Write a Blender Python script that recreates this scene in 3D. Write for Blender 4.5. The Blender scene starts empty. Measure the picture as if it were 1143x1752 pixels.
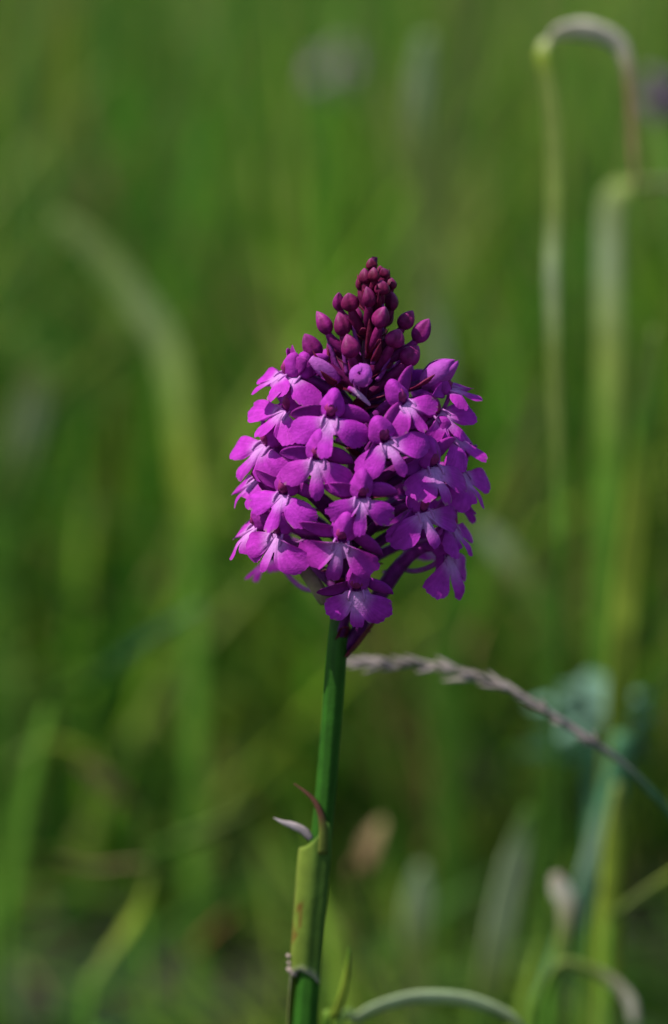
import bpy, math, random
from mathutils import Vector, noise

R = math.radians
scene = bpy.context.scene
COL = scene.collection
random.seed(11)

# ------------------------------------------------------------------ camera
DIST, TILT, ZC = 0.60, R(14.0), 0.232          # metres to the orchid, downward tilt, height of the aim point
FWD = Vector((0, math.cos(TILT), -math.sin(TILT)))
UPV = Vector((0, math.sin(TILT), math.cos(TILT)))
CAM = Vector((0, 0, ZC)) - FWD * DIST
FRAME_H = 0.1752
cd = bpy.data.cameras.new('camera')
cd.sensor_fit = 'VERTICAL'; cd.sensor_height = 36.0; cd.sensor_width = 36.0
cd.lens = 36.0 * DIST / FRAME_H
cd.clip_start = 0.02; cd.clip_end = 2000
cd.dof.use_dof = True
cd.dof.focus_distance = DIST - 0.010
cd.dof.aperture_fstop = 6.8
cd.dof.aperture_blades = 0
cam = bpy.data.objects.new('camera', cd); COL.objects.link(cam)
cam.location = CAM
cam.rotation_euler = (math.pi / 2 - TILT, 0, 0)
scene.camera = cam

# ------------------------------------------------------------------ sky and sun
SUN_EL, SUN_AZ = R(56), R(-113)                 # azimuth clockwise from +Y seen from above
world = bpy.data.worlds.new('World'); scene.world = world; world.use_nodes = True
wn = world.node_tree.nodes; wl = world.node_tree.links
sky = wn.new('ShaderNodeTexSky'); sky.sky_type = 'NISHITA'; sky.sun_disc = False
sky.sun_elevation = SUN_EL; sky.sun_rotation = SUN_AZ
bg = wn['Background']; bg.inputs['Strength'].default_value = 0.10
wl.new(sky.outputs['Color'], bg.inputs['Color'])
sd = bpy.data.lights.new('sun', 'SUN'); sd.energy = 4.2; sd.angle = R(0.53); sd.color = (1.0, 0.95, 0.86)
sun = bpy.data.objects.new('sun', sd); COL.objects.link(sun)
sdir = Vector((math.sin(SUN_AZ) * math.cos(SUN_EL), math.cos(SUN_AZ) * math.cos(SUN_EL), math.sin(SUN_EL)))
sun.rotation_euler = sdir.to_track_quat('Z', 'Y').to_euler()
sun.location = (-2, -2, 4)
vs = scene.view_settings
vs.view_transform = 'Standard'; vs.look = 'None'; vs.gamma = 1.0; vs.use_curve_mapping = False
vs.exposure = 0.6
scene.cycles.use_denoising = True
scene.cycles.max_bounces = 8
scene.cycles.transparent_max_bounces = 8

# ------------------------------------------------------------------ helpers
def at(px, py, Y=0.0):
    """point of the place seen at photograph position px,py in the upright plane Y metres behind the orchid"""
    k = FRAME_H / DIST / 1752.0
    d = FWD + Vector((1, 0, 0)) * ((px - 571.5) * k) + UPV * ((876 - py) * k)
    return CAM + d * ((Y - CAM.y) / d.y)

def pxm(Y):
    """metres per photograph pixel at depth Y"""
    return (FRAME_H / DIST / 1752.0) * ((Y - CAM.y) / math.cos(TILT))

def lerp(a, b, t): return a + (b - a) * t
def mixc(a, b, t): return tuple(lerp(x, y, t) for x, y in zip(a, b))
def sstep(a, b, x):
    t = min(1, max(0, (x - a) / (b - a))); return t * t * (3 - 2 * t)

def interp(tab, x):
    if x <= tab[0][0]: return tab[0][1]
    for (x0, y0), (x1, y1) in zip(tab, tab[1:]):
        if x <= x1: return lerp(y0, y1, (x - x0) / (x1 - x0))
    return tab[-1][1]

def catmull(pts, n):
    """smooth path with n samples per span"""
    P = [pts[0] * 2 - pts[1]] + list(pts) + [pts[-1] * 2 - pts[-2]]
    out = []
    for i in range(1, len(P) - 2):
        a, b, c, d = P[i - 1], P[i], P[i + 1], P[i + 2]
        for k in range(n):
            t = k / n
            out.append(0.5 * ((2 * b) + (c - a) * t + (2 * a - 5 * b + 4 * c - d) * t * t + (3 * b - a - 3 * c + d) * t ** 3))
    out.append(pts[-1].copy())
    return out

def bezier(p0, p1, p2, p3, n):
    out = []
    for i in range(n + 1):
        t = i / n; s = 1 - t
        out.append(p0 * s ** 3 + p1 * 3 * s * s * t + p2 * 3 * s * t * t + p3 * t ** 3)
    return out

ORIGIN = {}
class MB:
    """collects faces of one mesh object, colours per vertex"""
    def __init__(self): self.v = []; self.f = []; self.c = []
    def add(self, verts, faces, cols):
        o = len(self.v)
        self.v += [tuple(p) for p in verts]
        self.f += [tuple(i + o for i in q) for q in faces]
        self.c += cols if isinstance(cols, list) else [cols] * len(verts)
    def grid(self, rows, cols, closed=False):
        n = len(rows[0]); m = len(rows); verts = [p for r in rows for p in r]; faces = []
        for i in range(m - 1):
            for j in range(n if closed else n - 1):
                k = (j + 1) % n
                faces.append((i * n + j, i * n + k, (i + 1) * n + k, (i + 1) * n + j))
        cc = [c for r in cols for c in r] if isinstance(cols, list) else cols
        self.add(verts, faces, cc)
    def sweep(self, path, wid, thk, col, side=None, n=8, fold=0.0, sect=None):
        """closed section (half width wid, half thickness thk) along a path; wid/thk/col may be functions of 0..1"""
        f = lambda g, t: g(t) if callable(g) else g
        m = len(path); rows = []; cols = []
        ref = side.copy() if side else None
        for i, p in enumerate(path):
            T = (path[min(i + 1, m - 1)] - path[max(i - 1, 0)])
            T = T.normalized() if T.length > 1e-9 else Vector((0, 0, 1))
            if ref is None:
                ref = T.cross(Vector((0, 1, 0)))
                if ref.length < 0.2: ref = T.cross(Vector((1, 0, 0)))
            s = ref - T * ref.dot(T); s.normalize()
            if side is None: ref = s
            nn = T.cross(s)
            t = i / (m - 1); w = f(wid, t); h = f(thk, t)
            row = []; cr = []
            for k in range(n):
                a = 2 * math.pi * k / n
                x, y = math.cos(a), math.sin(a)
                row.append(p + s * (x * w) + nn * (y * h + fold * abs(x) * w)); cr.append(f(col, t))
            rows.append(row); cols.append(cr)
        self.grid(rows, cols, closed=True)
        self.add([path[0], path[-1]], [], [f(col, 0), f(col, 1)])
        b = len(self.v) - 2; o = b - m * n
        for k in range(n):
            self.f.append((b, o + (k + 1) % n, o + k))
            self.f.append((b + 1, o + (m - 1) * n + k, o + (m - 1) * n + (k + 1) % n))
    def build(self, name, mat, parent=None, origin=None, smooth=True):
        if origin is None: origin = ORIGIN[parent.name] if parent else Vector((0, 0, 0))
        me = bpy.data.meshes.new(name)
        me.from_pydata([(x - origin.x, y - origin.y, z - origin.z) for x, y, z in self.v], [], self.f)
        ca = me.color_attributes.new('Col', 'FLOAT_COLOR', 'POINT')
        flat = []
        for c in self.c: flat += [c[0], c[1], c[2], 1.0]
        ca.data.foreach_set('color', flat)
        if smooth: me.polygons.foreach_set('use_smooth', [True] * len(me.polygons))
        me.materials.append(mat); me.update()
        o = bpy.data.objects.new(name, me); COL.objects.link(o)
        place(o, parent, origin)
        return o

def place(o, parent, origin):
    o.parent = parent
    o.location = origin - (ORIGIN[parent.name] if parent else Vector((0, 0, 0)))
    ORIGIN[o.name] = origin.copy()

def empty(name, loc):
    o = bpy.data.objects.new(name, None); COL.objects.link(o); o.empty_display_size = 0.02
    place(o, None, loc); return o

def tag(o, label=None, cat=None, group=None, kind=None):
    if label: o['label'] = label
    if cat: o['category'] = cat
    if group: o['group'] = group
    if kind: o['kind'] = kind
    return o

# ------------------------------------------------------------------ materials
def plant_mat(name, rough, transl, spec, nscale, namt, sheen=0.0, bump=0.0, bscale=3000.0):
    m = bpy.data.materials.new(name); m.use_nodes = True
    nt = m.node_tree; N = nt.nodes; L = nt.links
    N.clear()
    out = N.new('ShaderNodeOutputMaterial'); at_ = N.new('ShaderNodeAttribute'); at_.attribute_name = 'Col'
    tc = N.new('ShaderNodeTexCoord'); nz = N.new('ShaderNodeTexNoise')
    nz.inputs['Scale'].default_value = nscale; nz.inputs['Detail'].default_value = 4
    L.new(tc.outputs['Object'], nz.inputs['Vector'])
    mr = N.new('ShaderNodeMapRange'); mr.inputs['From Min'].default_value = 0.3; mr.inputs['From Max'].default_value = 0.7
    mr.inputs['To Min'].default_value = 1 - namt; mr.inputs['To Max'].default_value = 1 + namt
    L.new(nz.outputs['Fac'], mr.inputs['Value'])
    mul = N.new('ShaderNodeVectorMath'); mul.operation = 'SCALE'
    L.new(at_.outputs['Color'], mul.inputs[0]); L.new(mr.outputs['Result'], mul.inputs['Scale'])
    pb = N.new('ShaderNodeBsdfPrincipled')
    pb.inputs['Roughness'].default_value = rough; pb.inputs['Specular IOR Level'].default_value = spec
    pb.inputs['Sheen Weight'].default_value = sheen
    L.new(mul.outputs[0], pb.inputs['Base Color'])
    if bump:
        bz = N.new('ShaderNodeTexNoise'); bz.inputs['Scale'].default_value = bscale; bz.inputs['Detail'].default_value = 2
        L.new(tc.outputs['Object'], bz.inputs['Vector'])
        bp = N.new('ShaderNodeBump'); bp.inputs['Strength'].default_value = bump; bp.inputs['Distance'].default_value = 0.0003
        L.new(bz.outputs['Fac'], bp.inputs['Height']); L.new(bp.outputs['Normal'], pb.inputs['Normal'])
    tr = N.new('ShaderNodeBsdfTranslucent'); L.new(mul.outputs[0], tr.inputs['Color'])
    mx = N.new('ShaderNodeMixShader'); mx.inputs['Fac'].default_value = transl
    L.new(pb.outputs[0], mx.inputs[1]); L.new(tr.outputs[0], mx.inputs[2]); L.new(mx.outputs[0], out.inputs['Surface'])
    return m

M_PETAL = plant_mat('petal', 0.65, 0.30, 0.12, 900, 0.14, bump=0.35, bscale=2600)
M_BUD = plant_mat('bud_skin', 0.5, 0.05, 0.12, 900, 0.32, bump=0.3, bscale=1800)
M_STEM = plant_mat('stem_skin', 0.5, 0.04, 0.2, 300, 0.15, bump=0.25, bscale=1500)
M_LEAF = plant_mat('leaf_blade', 0.5, 0.3, 0.12, 220, 0.2, bump=0.25, bscale=1200)
M_GRASS = plant_mat('meadow_blade', 0.55, 0.42, 0.06, 60, 0.25)
M_DRY = plant_mat('dry_straw', 0.7, 0.15, 0.25, 300, 0.3, bump=0.3, bscale=1200)

def ground_mat():
    m = bpy.data.materials.new('soil_and_moss'); m.use_nodes = True
    nt = m.node_tree; N = nt.nodes; L = nt.links; pb = N['Principled BSDF']
    tc = N.new('ShaderNodeTexCoord')
    n1 = N.new('ShaderNodeTexNoise'); n1.inputs['Scale'].default_value = 14; n1.inputs['Detail'].default_value = 6
    n2 = N.new('ShaderNodeTexNoise'); n2.inputs['Scale'].default_value = 160; n2.inputs['Detail'].default_value = 5
    L.new(tc.outputs['Object'], n1.inputs['Vector']); L.new(tc.outputs['Object'], n2.inputs['Vector'])
    r1 = N.new('ShaderNodeValToRGB')
    r1.color_ramp.elements[0].position = 0.35; r1.color_ramp.elements[0].color = (0.016, 0.010, 0.005, 1)
    r1.color_ramp.elements[1].position = 0.68; r1.color_ramp.elements[1].color = (0.012, 0.030, 0.006, 1)
    e = r1.color_ramp.elements.new(0.5); e.color = (0.009, 0.013, 0.004, 1)
    L.new(n1.outputs['Fac'], r1.inputs['Fac'])
    r2 = N.new('ShaderNodeValToRGB')
    r2.color_ramp.elements[0].position = 0.3; r2.color_ramp.elements[0].color = (0.45, 0.45, 0.45, 1)
    r2.color_ramp.elements[1].position = 0.75; r2.color_ramp.elements[1].color = (1.5, 1.4, 1.2, 1)
    L.new(n2.outputs['Fac'], r2.inputs['Fac'])
    mx = N.new('ShaderNodeMix'); mx.data_type = 'RGBA'; mx.blend_type = 'MULTIPLY'; mx.inputs['Factor'].default_value = 1
    L.new(r1.outputs['Color'], mx.inputs['A']); L.new(r2.outputs['Color'], mx.inputs['B'])
    L.new(mx.outputs['Result'], pb.inputs['Base Color']); pb.inputs['Roughness'].default_value = 0.95
    bp = N.new('ShaderNodeBump'); bp.inputs['Strength'].default_value = 0.8; bp.inputs['Distance'].default_value = 0.01
    L.new(n2.outputs['Fac'], bp.inputs['Height']); L.new(bp.outputs['Normal'], pb.inputs['Normal'])
    return m

# ------------------------------------------------------------------ ground
def ground_z(x, y):
    k = max(0.0, 1 - math.hypot(x, y - 1) / 12)
    return (noise.noise(Vector((x * 5, y * 5, 0.3))) * 0.010 + noise.noise(Vector((x * 1.3, y * 1.3, 7.1))) * 0.02) * k - 0.012

def build_ground():
    ax = []
    for i in range(-60, 61):
        t = i / 60; ax.append(math.copysign(2.0 * abs(t) + 598 * abs(t) ** 9, t))
    rows = [[Vector((x, y + 0.6, ground_z(x, y + 0.6))) for x in ax] for y in ax]
    mb = MB(); mb.grid(rows, (0.04, 0.05, 0.02))
    o = mb.build('ground', ground_mat()); tag(o, 'dark soil and moss floor of the meadow', 'ground', kind='structure')
build_ground()

# ------------------------------------------------------------------ the orchid
AXIS = [(400, 645), (450, 640), (560, 632), (700, 618), (900, 597), (1110, 577), (1340, 559), (1500, 544), (1752, 522), (2100, 505), (3400, 480)]
def axis(py): return at(interp(AXIS, py), py, 0.0)
def axis_at_z(z):
    lo, hi = 300.0, 3400.0
    for _ in range(40):
        m = (lo + hi) / 2
        if axis(m).z > z: lo = m
        else: hi = m
    return axis(lo)

C_STEM = (0.022, 0.088, 0.007)
C_PURP = (0.075, 0.010, 0.055)
C_LIP = (0.44, 0.030, 0.44)
C_LIPW = (0.66, 0.34, 0.72)
C_HOOD = (0.39, 0.030, 0.39)
C_SEP = (0.31, 0.022, 0.31)
C_OVARY = (0.075, 0.008, 0.08)
C_MAROON = (0.11, 0.008, 0.035)

base = axis_at_z(0.0)
orchid = empty('pyramidal_orchid', Vector((base.x, base.y, -0.01)))
tag(orchid, 'tall magenta orchid with a cone of florets and dark buds on a green stem', 'orchid')

def jit(c, rng, a=0.12):
    k = 1 + rng.uniform(-a, a); return (c[0] * k, c[1] * k, c[2] * (k + rng.uniform(-a, a) * 0.5))

# stem
def build_stem():
    mb = MB()
    pys = [440, 480, 540, 620, 700, 800, 900, 1000, 1080, 1120, 1200, 1300, 1400, 1500, 1600, 1700, 1800, 2000, 2300, 2700]
    pts = [axis(p) for p in pys]
    while pts[-1].z < -0.012: pts.pop(); pys.pop()
    b = base.copy(); b.z = -0.025; pts.append(b); pys.append(3000)
    n = 6; path = catmull(pts, n)
    rad = [(440, 0.5), (540, 0.8), (700, 1.15), (1000, 1.5), (1120, 1.8), (1400, 1.78), (1600, 2.0), (1800, 2.2), (3000, 2.8)]
    pyv = []
    for i in range(len(pys) - 1):
        for k in range(n): pyv.append(lerp(pys[i], pys[i + 1], k / n))
    pyv.append(pys[-1])
    rows, cols = [], []; N = 28
    for i, p in enumerate(path):
        T = (path[min(i + 1, len(path) - 1)] - path[max(i - 1, 0)]).normalized()
        s = (Vector((1, 0, 0)) - T * T.x).normalized(); q = T.cross(s)
        r = interp(rad, pyv[i]) * 1e-3; row = []; cr = []
        k = sstep(1090, 960, pyv[i])
        for j in range(N):
            a = 2 * math.pi * j / N
            rr = r * (1 + 0.035 * math.cos(7 * a + pyv[i] * 0.002) + 0.015 * math.cos(3 * a + pyv[i] * 0.01))
            row.append(p + s * (math.cos(a) * rr) + q * (math.sin(a) * rr))
            c = mixc(C_STEM, C_PURP, k)
            g = 1 + 0.14 * math.cos(7 * a + pyv[i] * 0.002) + 0.1 * noise.noise(Vector((a * 3, pyv[i] * 0.02, 0)))
            cr.append(tuple(x * g for x in c))
        rows.append(row); cols.append(cr)
    mb.grid(rows, cols, closed=True)
    mb.build('stem', M_STEM, orchid)
build_stem()

def frame_of(f, roll):
    f = f.normalized()
    u = Vector((0, 0, 1)) - f * f.z
    u.normalize(); r = u.cross(f)
    c, s = math.cos(roll), math.sin(roll)
    return f, u * c - r * s, r * c + u * s

def stalk_path(A, P, f, n=10, lift=1.0):
    """ovary: leaves the axis steeply, bends out to the flower"""
    out = P - A; L = out.length
    rad = Vector((out.x, out.y, 0)); rad = rad.normalized() if rad.length > 1e-6 else f
    p1 = A + (rad * 0.6 + Vector((0, 0, 0.7 * lift))) * (L * 0.42)
    p2 = P - f * (L * 0.30)
    return bezier(A, p1, p2, P, n)

def build_bract(A, P, f, rng, length=0.009, wid=0.0011, dry=False):
    d = (P - A)
    path = stalk_path(A, A + d * (length / max(d.length, 1e-4)) + Vector((0, 0, -0.0006)), f, 8)
    down = Vector((0, 0, -0.0009))
    side = d.cross(Vector((0, 0, 1))); side = side.normalized() if side.length > 1e-6 else Vector((1, 0, 0))
    off = side * rng.uniform(-0.0012, 0.0012)
    path = [p + down * (0.3 + 1.6 * i / 8) + off for i, p in enumerate(path)]
    c = jit((0.40, 0.33, 0.22) if dry else C_MAROON, rng, 0.3)
    mb = MB()
    mb.sweep(path, lambda t: wid * (0.35 + 1.3 * t ** 0.5 * (1 - t) ** 0.7) + 2e-5, lambda t: 0.00018 * (1 - t) + 2e-5, c, side=side, n=6, fold=0.35)
    mb.build('dry_bract' if dry else 'bract', M_DRY if dry else M_BUD, orchid, origin=A)

def build_flower(P, az, el, roll, s, A, rng, sep=(0.0, 0.0), lip=1.0, spread=58, lift=1.0, fc=1.0, bract=True, fwd=None, ov=1.0):
    spread -= 1; roll += rng.uniform(-9, 9); az += rng.uniform(-7, 7); el += rng.uniform(-6, 6); s *= rng.uniform(0.94, 1.04)
    f0 = Vector((math.sin(R(az)) * math.cos(R(el)), -math.cos(R(az)) * math.cos(R(el)), math.sin(R(el))))
    f, u, r = frame_of(f0, R(roll))
    def Lc(x, y, z): return P + (r * x + u * y + f * z) * (s * 1e-3)
    S = s * 1e-3
    # ovary = the floret's own mesh; the other pieces hang on it
    mb = MB(); E = Lc(0, 0.9, -1.4)
    path = stalk_path(A, E, f, 12, lift)
    co = jit(C_OVARY, rng, 0.25)
    mb.sweep(path, lambda t: (0.00055 + 0.0004 * math.sin(math.pi * min(1, t * 1.05)) ** 1.0) * ov, lambda t: (0.00055 + 0.0004 * math.sin(math.pi * min(1, t * 1.05))) * ov,
             lambda t: mixc(co, C_HOOD, t * t * 0.6), n=8)
    fl = mb.build('floret', M_BUD, orchid, origin=P)
    # lip
    mb = MB()
    cx, cy, cz = 0.0, -0.5, 0.8
    Rm = 6.6 * lip * rng.uniform(0.92, 1.06); Rl = [7.1 * lip * rng.uniform(0.93, 1.08) for _ in range(2)]
    cl = [-(spread + rng.uniform(-5, 5)), spread + rng.uniform(-5, 5)]; hw = [rng.uniform(33, 37), rng.uniform(33, 37)]
    cm = rng.uniform(-4, 4); hm = rng.uniform(17, 20.5); rn = 2.7 * lip
    ph = [rng.uniform(0, 6.28) for _ in range(4)]; tiltf = (0.30 + 0.36 * abs(math.sin(R(az))) if fwd is None else fwd) + rng.uniform(-0.06, 0.06)
    cup = [rng.uniform(-0.10, 0.06) for _ in range(3)]; droop = [rng.uniform(-1.0, 0.7) for _ in range(3)]; twist = [rng.uniform(-0.025, 0.025) for _ in range(3)]
    vo = rng.uniform(0, 50); worn = rng.random() < 0.4
    base_c = jit(C_LIP, rng, 0.10); wcol = jit(C_LIPW, rng, 0.05); wr = rng.uniform(0.7, 1.25)
    NA, NR = 112, 10; rows = []; cols = []
    def rad_of(a):
        q = 0.0
        for c0, h0, R0, e in ((cm, hm, Rm, 2.6), (cl[0], hw[0], Rl[0], 2.3), (cl[1], hw[1], Rl[1], 2.3)):
            x = abs((a - c0) / h0)
            if x < 1: q = max(q, R0 * (1 - x ** e) ** 0.5)
        outer = 3.0 * lip if abs(a) < cl[1] else lerp(3.0, 1.4, min(1, (abs(a) - 60) / 45)) * lip
        return max(q, min(rn, outer)) * (1 + 0.07 * noise.noise(Vector((a * 0.11, vo, 0))) + (0.05 * noise.noise(Vector((a * 0.5, vo, 3))) if worn else 0) + 0.01 * math.sin(a * 0.35 + ph[0]) + 0.012 * math.sin(a * 0.9 + ph[1]))
    for k in range(NR + 1):
        t = (k / NR); row = []; cr = []
        for j in range(NA + 1):
            a = lerp(-106, 106, j / NA); rr = rad_of(a) * t
            x = cx + rr * math.sin(R(a)); y = cy - rr * math.cos(R(a)) * 0.98
            lat = min(1, abs(a) / 60)
            z = cz + tiltf * (rr * math.cos(R(a))) + 0.30 * rr - (0.048 + 0.03 * lat) * rr * rr
            z += 0.26 * math.sin(x * 0.9 + ph[2]) * t * t + 0.22 * math.sin(y * 1.3 + ph[3]) * t
            lobe = 0 if a < (cm + cl[0]) / 2 else (2 if a > (cm + cl[1]) / 2 else 1)
            dc = a - (cl[0], cm, cl[1])[lobe]
            z += cup[lobe] * (dc / 10) ** 2 * t * 0.9 + droop[lobe] * (rr / 6.5) ** 2 + twist[lobe] * dc * t
            w = sstep(4.0 * wr, 0.4, rr * lerp(0.85, 1.25, sstep(10, 60, abs(a)))) * (0.9 if abs(a) < 88 else 0.5)
            w *= 0.9 + 0.25 * noise.noise(Vector((a * 0.15, rr * 0.4, vo)))
            g = 1 + 0.22 * noise.noise(Vector((a * 0.32, t * 1.5, vo))) * sstep(0.1, 0.4, t) - 0.10 * sstep(0.8, 1.0, t)
            pc = mixc(tuple(q * g for q in base_c), wcol, max(0, min(1, w)))
            if worn and t > 0.93 and noise.noise(Vector((a * 0.2, vo, 8))) > 0.25: pc = mixc(pc, (0.30, 0.19, 0.16), 0.7)
            row.append(Lc(x, y, z)); cr.append(pc)
        rows.append(row); cols.append(cr)
    mb.grid(rows, cols)
    mb.build('lip', M_PETAL, fl, origin=P)
    # two raised ridges at the base of the lip
    for sg in (-1, 1):
        mb = MB()
        path = [Lc(sg * 0.95, 0.0, 0.8), Lc(sg * 1.15, -0.6, 1.15 + 0.3 * tiltf), Lc(sg * 1.25, -1.3, 1.3 + 0.8 * tiltf), Lc(sg * 1.2, -1.9, 1.15 + 1.4 * tiltf)]
        mb.sweep(catmull(path, 3), lambda t: S * (0.10 + 0.20 * math.sin(math.pi * min(1, t + 0.1))), lambda t: S * 0.2, mixc(wcol, C_LIP, 0.4), side=f, n=6)
        mb.build('ridge', M_PETAL, fl, origin=P)
    # hood of the upper sepal and petals, open to the front
    mb = MB()
    od = Vector((0, -0.42, 1)).normalized(); ou = Vector((0, 1, 0.42)).normalized()
    ch = jit(C_HOOD, rng, 0.15); rows = []; cols = []; th0 = rng.uniform(30, 38)
    rx, ry, rz = 2.15 * rng.uniform(0.9, 1.08), 2.35 * rng.uniform(0.9, 1.08), 2.1
    for k in range(13):
        row = []; cr = []
        for j in range(28):
            b = 2 * math.pi * j / 28; top = math.cos(b)
            th = R(lerp(th0 + 10 * (-top), 178, k / 12))
            d = od * math.cos(th) + (Vector((1, 0, 0)) * math.sin(b) + ou * math.cos(b)) * math.sin(th)
            seam = 1 + 0.09 * math.cos(3 * b) * math.sin(th) + 0.10 * noise.noise(Vector((d.x * 1.6 + ph[0], d.y * 1.6, d.z * 1.6 + ph[1])))
            pull = 1 + 0.22 * max(0, top) ** 7 * math.exp(-((math.degrees(th) - 78) / 30) ** 2) + 0.10 * max(0, -top) ** 2
            nar = 1 - 0.42 * sstep(75, th0, math.degrees(th)) * (1 - 0.3 * max(0, -top))
            row.append(Lc(d.x * rx * seam * pull * nar, 1.75 + d.y * ry * seam * pull, 0.1 + d.z * rz * pull))
            e = mixc(ch, C_LIP, 0.45 * sstep(80, 45, math.degrees(th)))
            cr.append(tuple(q * (1 + 0.10 * math.cos(6 * b)) for q in e))
        rows.append(row); cols.append(cr)
    mb.grid(rows, cols, closed=True)
    mb.build('hood', M_PETAL, fl, origin=P)
    # column inside the throat
    mb = MB()
    mb.sweep([Lc(0, 0.1, -0.6), Lc(0, 0.5, 0.5), Lc(0, 1.1, 1.25), Lc(0, 1.9, 1.35), Lc(0, 2.6, 0.7)], lambda t: S * (0.55 + 0.6 * math.sin(math.pi * t)), lambda t: S * (0.4 + 0.4 * math.sin(math.pi * t)),
             lambda t: mixc((0.34, 0.03, 0.30), (0.24, 0.02, 0.12), math.sin(math.pi * t)), n=8)
    mb.build('column', M_BUD, fl, origin=P)
    # spreading side sepals
    for i, sg in enumerate((-1, 1)):
        mb = MB(); up = sep[i] + rng.uniform(-0.12, 0.12); Ls = rng.uniform(5.4, 6.4)
        d = Vector((sg * math.cos(up), math.sin(up), rng.uniform(-0.25, 0.15)))
        path = [Lc(sg * 0.7 + d.x * Ls * t, 0.7 + d.y * Ls * t - 0.5 * t * t, -0.5 + d.z * Ls * t + 0.7 * math.sin(math.pi * t) * 0.8) for t in [q / 9 for q in range(10)]]
        cs = jit(C_SEP, rng, 0.2)
        sd_ = (u * 0.85 + f * 0.45)
        mb.sweep(path, lambda t: S * (0.35 + 1.25 * math.sin(math.pi * min(1, t * 0.9 + 0.12)) ** 0.8) * (1 if t < 0.97 else 0.4), lambda t: S * 0.10, lambda t: mixc(cs, C_LIP, 0.25 * math.sin(math.pi * t)), side=sd_, n=8, fold=-0.35)
        mb.build('sepal', M_PETAL, fl, origin=P)
    # nectar spur
    mb = MB()
    path = catmull([Lc(0, -0.6, 0.4), Lc(0.1, -1.8, -1.2), Lc(0.2, -3.0, -3.6), Lc(0.1, -3.6, -6.2), Lc(0, -3.2, -8.6)], 3)
    mb.sweep(path, lambda t: S * (0.50 - 0.12 * t), lambda t: S * (0.50 - 0.12 * t), lambda t: mixc(C_HOOD, (0.42, 0.16, 0.44), t), n=7)
    mb.build('spur', M_PETAL, fl, origin=P)
    if bract: build_bract(A, E, f, rng, length=rng.uniform(0.007, 0.011))

# radius of the ring of throats round the axis, millimetres by photograph row
RING = [(480, 4), (560, 6), (620, 8.5), (700, 12.5), (800, 15.5), (900, 16.5), (950, 15), (1010, 11), (1080, 9)]
def throat(px, py, back=False, Y=None):
    dx = (px - interp(AXIS, py)) * 0.1
    if Y is None:
        rr = interp(RING, py); q = rr * rr - dx * dx
        Y = -math.sqrt(max(q, (0.12 * rr) ** 2)) * 1e-3
        if back: Y = -Y
    return at(px, py, Y)

FLOWERS = [  # px, py, azimuth, elevation, roll, size, (sepal rise left, right), lip, lobe spread, rows to the joint
    (511, 642, -24, 30, -8, 0.96, (0.9, 1.0), 0.92, 58, 70),
    (494, 640, -58, 25, -10, 0.86, (0.7, 0.9), 0.92, 58, 70),
    (494, 700, -32, 18, -16, 1.02, (0.6, 0.5), 0.98, 56, 70),
    (461, 758, -42, 14, -12, 1.02, (0.5, 0.3), 0.98, 58, 72),
    (446, 819, -68, 8, -8, 0.92, (0.4, 0.2), 0.92, 56, 75),
    (489, 841, -25, 8, -14, 1.03, (0.3, 0.1), 0.98, 58, 80),
    (480, 908, -26, 2, -12, 1.05, (0.3, 0.1), 0.98, 56, 85),
    (446, 898, -66, 2, -8, 0.98, (0.3, 0.0), 1.0, 56, 85),
    (566, 711, -3, 14, -4, 1.03, (-0.15, -0.05), 0.97, 62, 70),
    (543, 782, -6, 8, -12, 1.06, (0.0, -0.25), 0.98, 56, 75),
    (617, 847, 2, 4, -4, 1.06, (0.1, 0.0), 0.94, 60, 80),
    (587, 919, -7, 0, -18, 1.06, (0.2, -0.5), 1.0, 55, 85),
    (611, 1004, 2, -6, 0, 1.06, (-0.15, -0.2), 0.98, 50, 95),
    (687, 688, 12, 20, 28, 0.96, (-0.6, 0.7), 0.92, 58, 68),
    (659, 752, 9, 12, 30, 1.05, (-0.7, 0.6), 0.98, 60, 72),
    (744, 706, 34, 22, 26, 1.0, (0.2, 0.9), 0.95, 56, 68),
    (735, 794, 27, 10, 12, 1.05, (0.0, 0.5), 0.98, 56, 75),
    (782, 806, 54, 8, 14, 1.0, (0.1, 0.5), 0.98, 56, 75),
    (764, 748, 64, 16, 16, 0.95, (0.2, 0.7), 0.95, 56, 72),
    (720, 872, 24, 6, 10, 1.06, (-0.5, 0.4), 1.0, 58, 80),
    (765, 898, 72, 4, 12, 0.95, (0.1, 0.4), 0.9, 56, 82),
    (764, 668, 70, 38, 20, 0.82, (0.5, 0.9), 0.9, 56, 60),
    (757, 946, 50, -2, 6, 1.05, (-1.1, -0.7), 1.05, 54, 180),
]
rngf = random.Random(5)
FWDS = {(566, 711): 0.42, (543, 782): 0.34, (617, 847): 0.38, (587, 919): 0.15, (611, 1004): 0.1, (480, 908): 0.45, (720, 872): 0.2, (757, 946): 0.35}
for (px, py, az, el, ro, s, sep, lip, spr, dn) in FLOWERS:
    build_flower(throat(px, py), az, el, ro, s, axis(py + dn), random.Random(px * 7 + py), sep, lip, spr, fwd=FWDS.get((px, py)), ov=1.5 if dn > 150 else 1.0)

# florets on the far side of the cone
for k, (px, py, az) in enumerate([(520, 668, -118), (560, 640, 170), (690, 650, 140), (740, 735, 112), (480, 772, -120), (650, 790, 165), (760, 845, 118),
                                  (700, 850, 150), (460, 868, -112), (720, 930, 130), (480, 950, -128)]):
    build_flower(throat(px, py, back=True), az, 10, rngf.uniform(-12, 12), 1.0, axis(py + 76), random.Random(k + 90), (0.2, 0.2), 0.97, 57)

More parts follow.
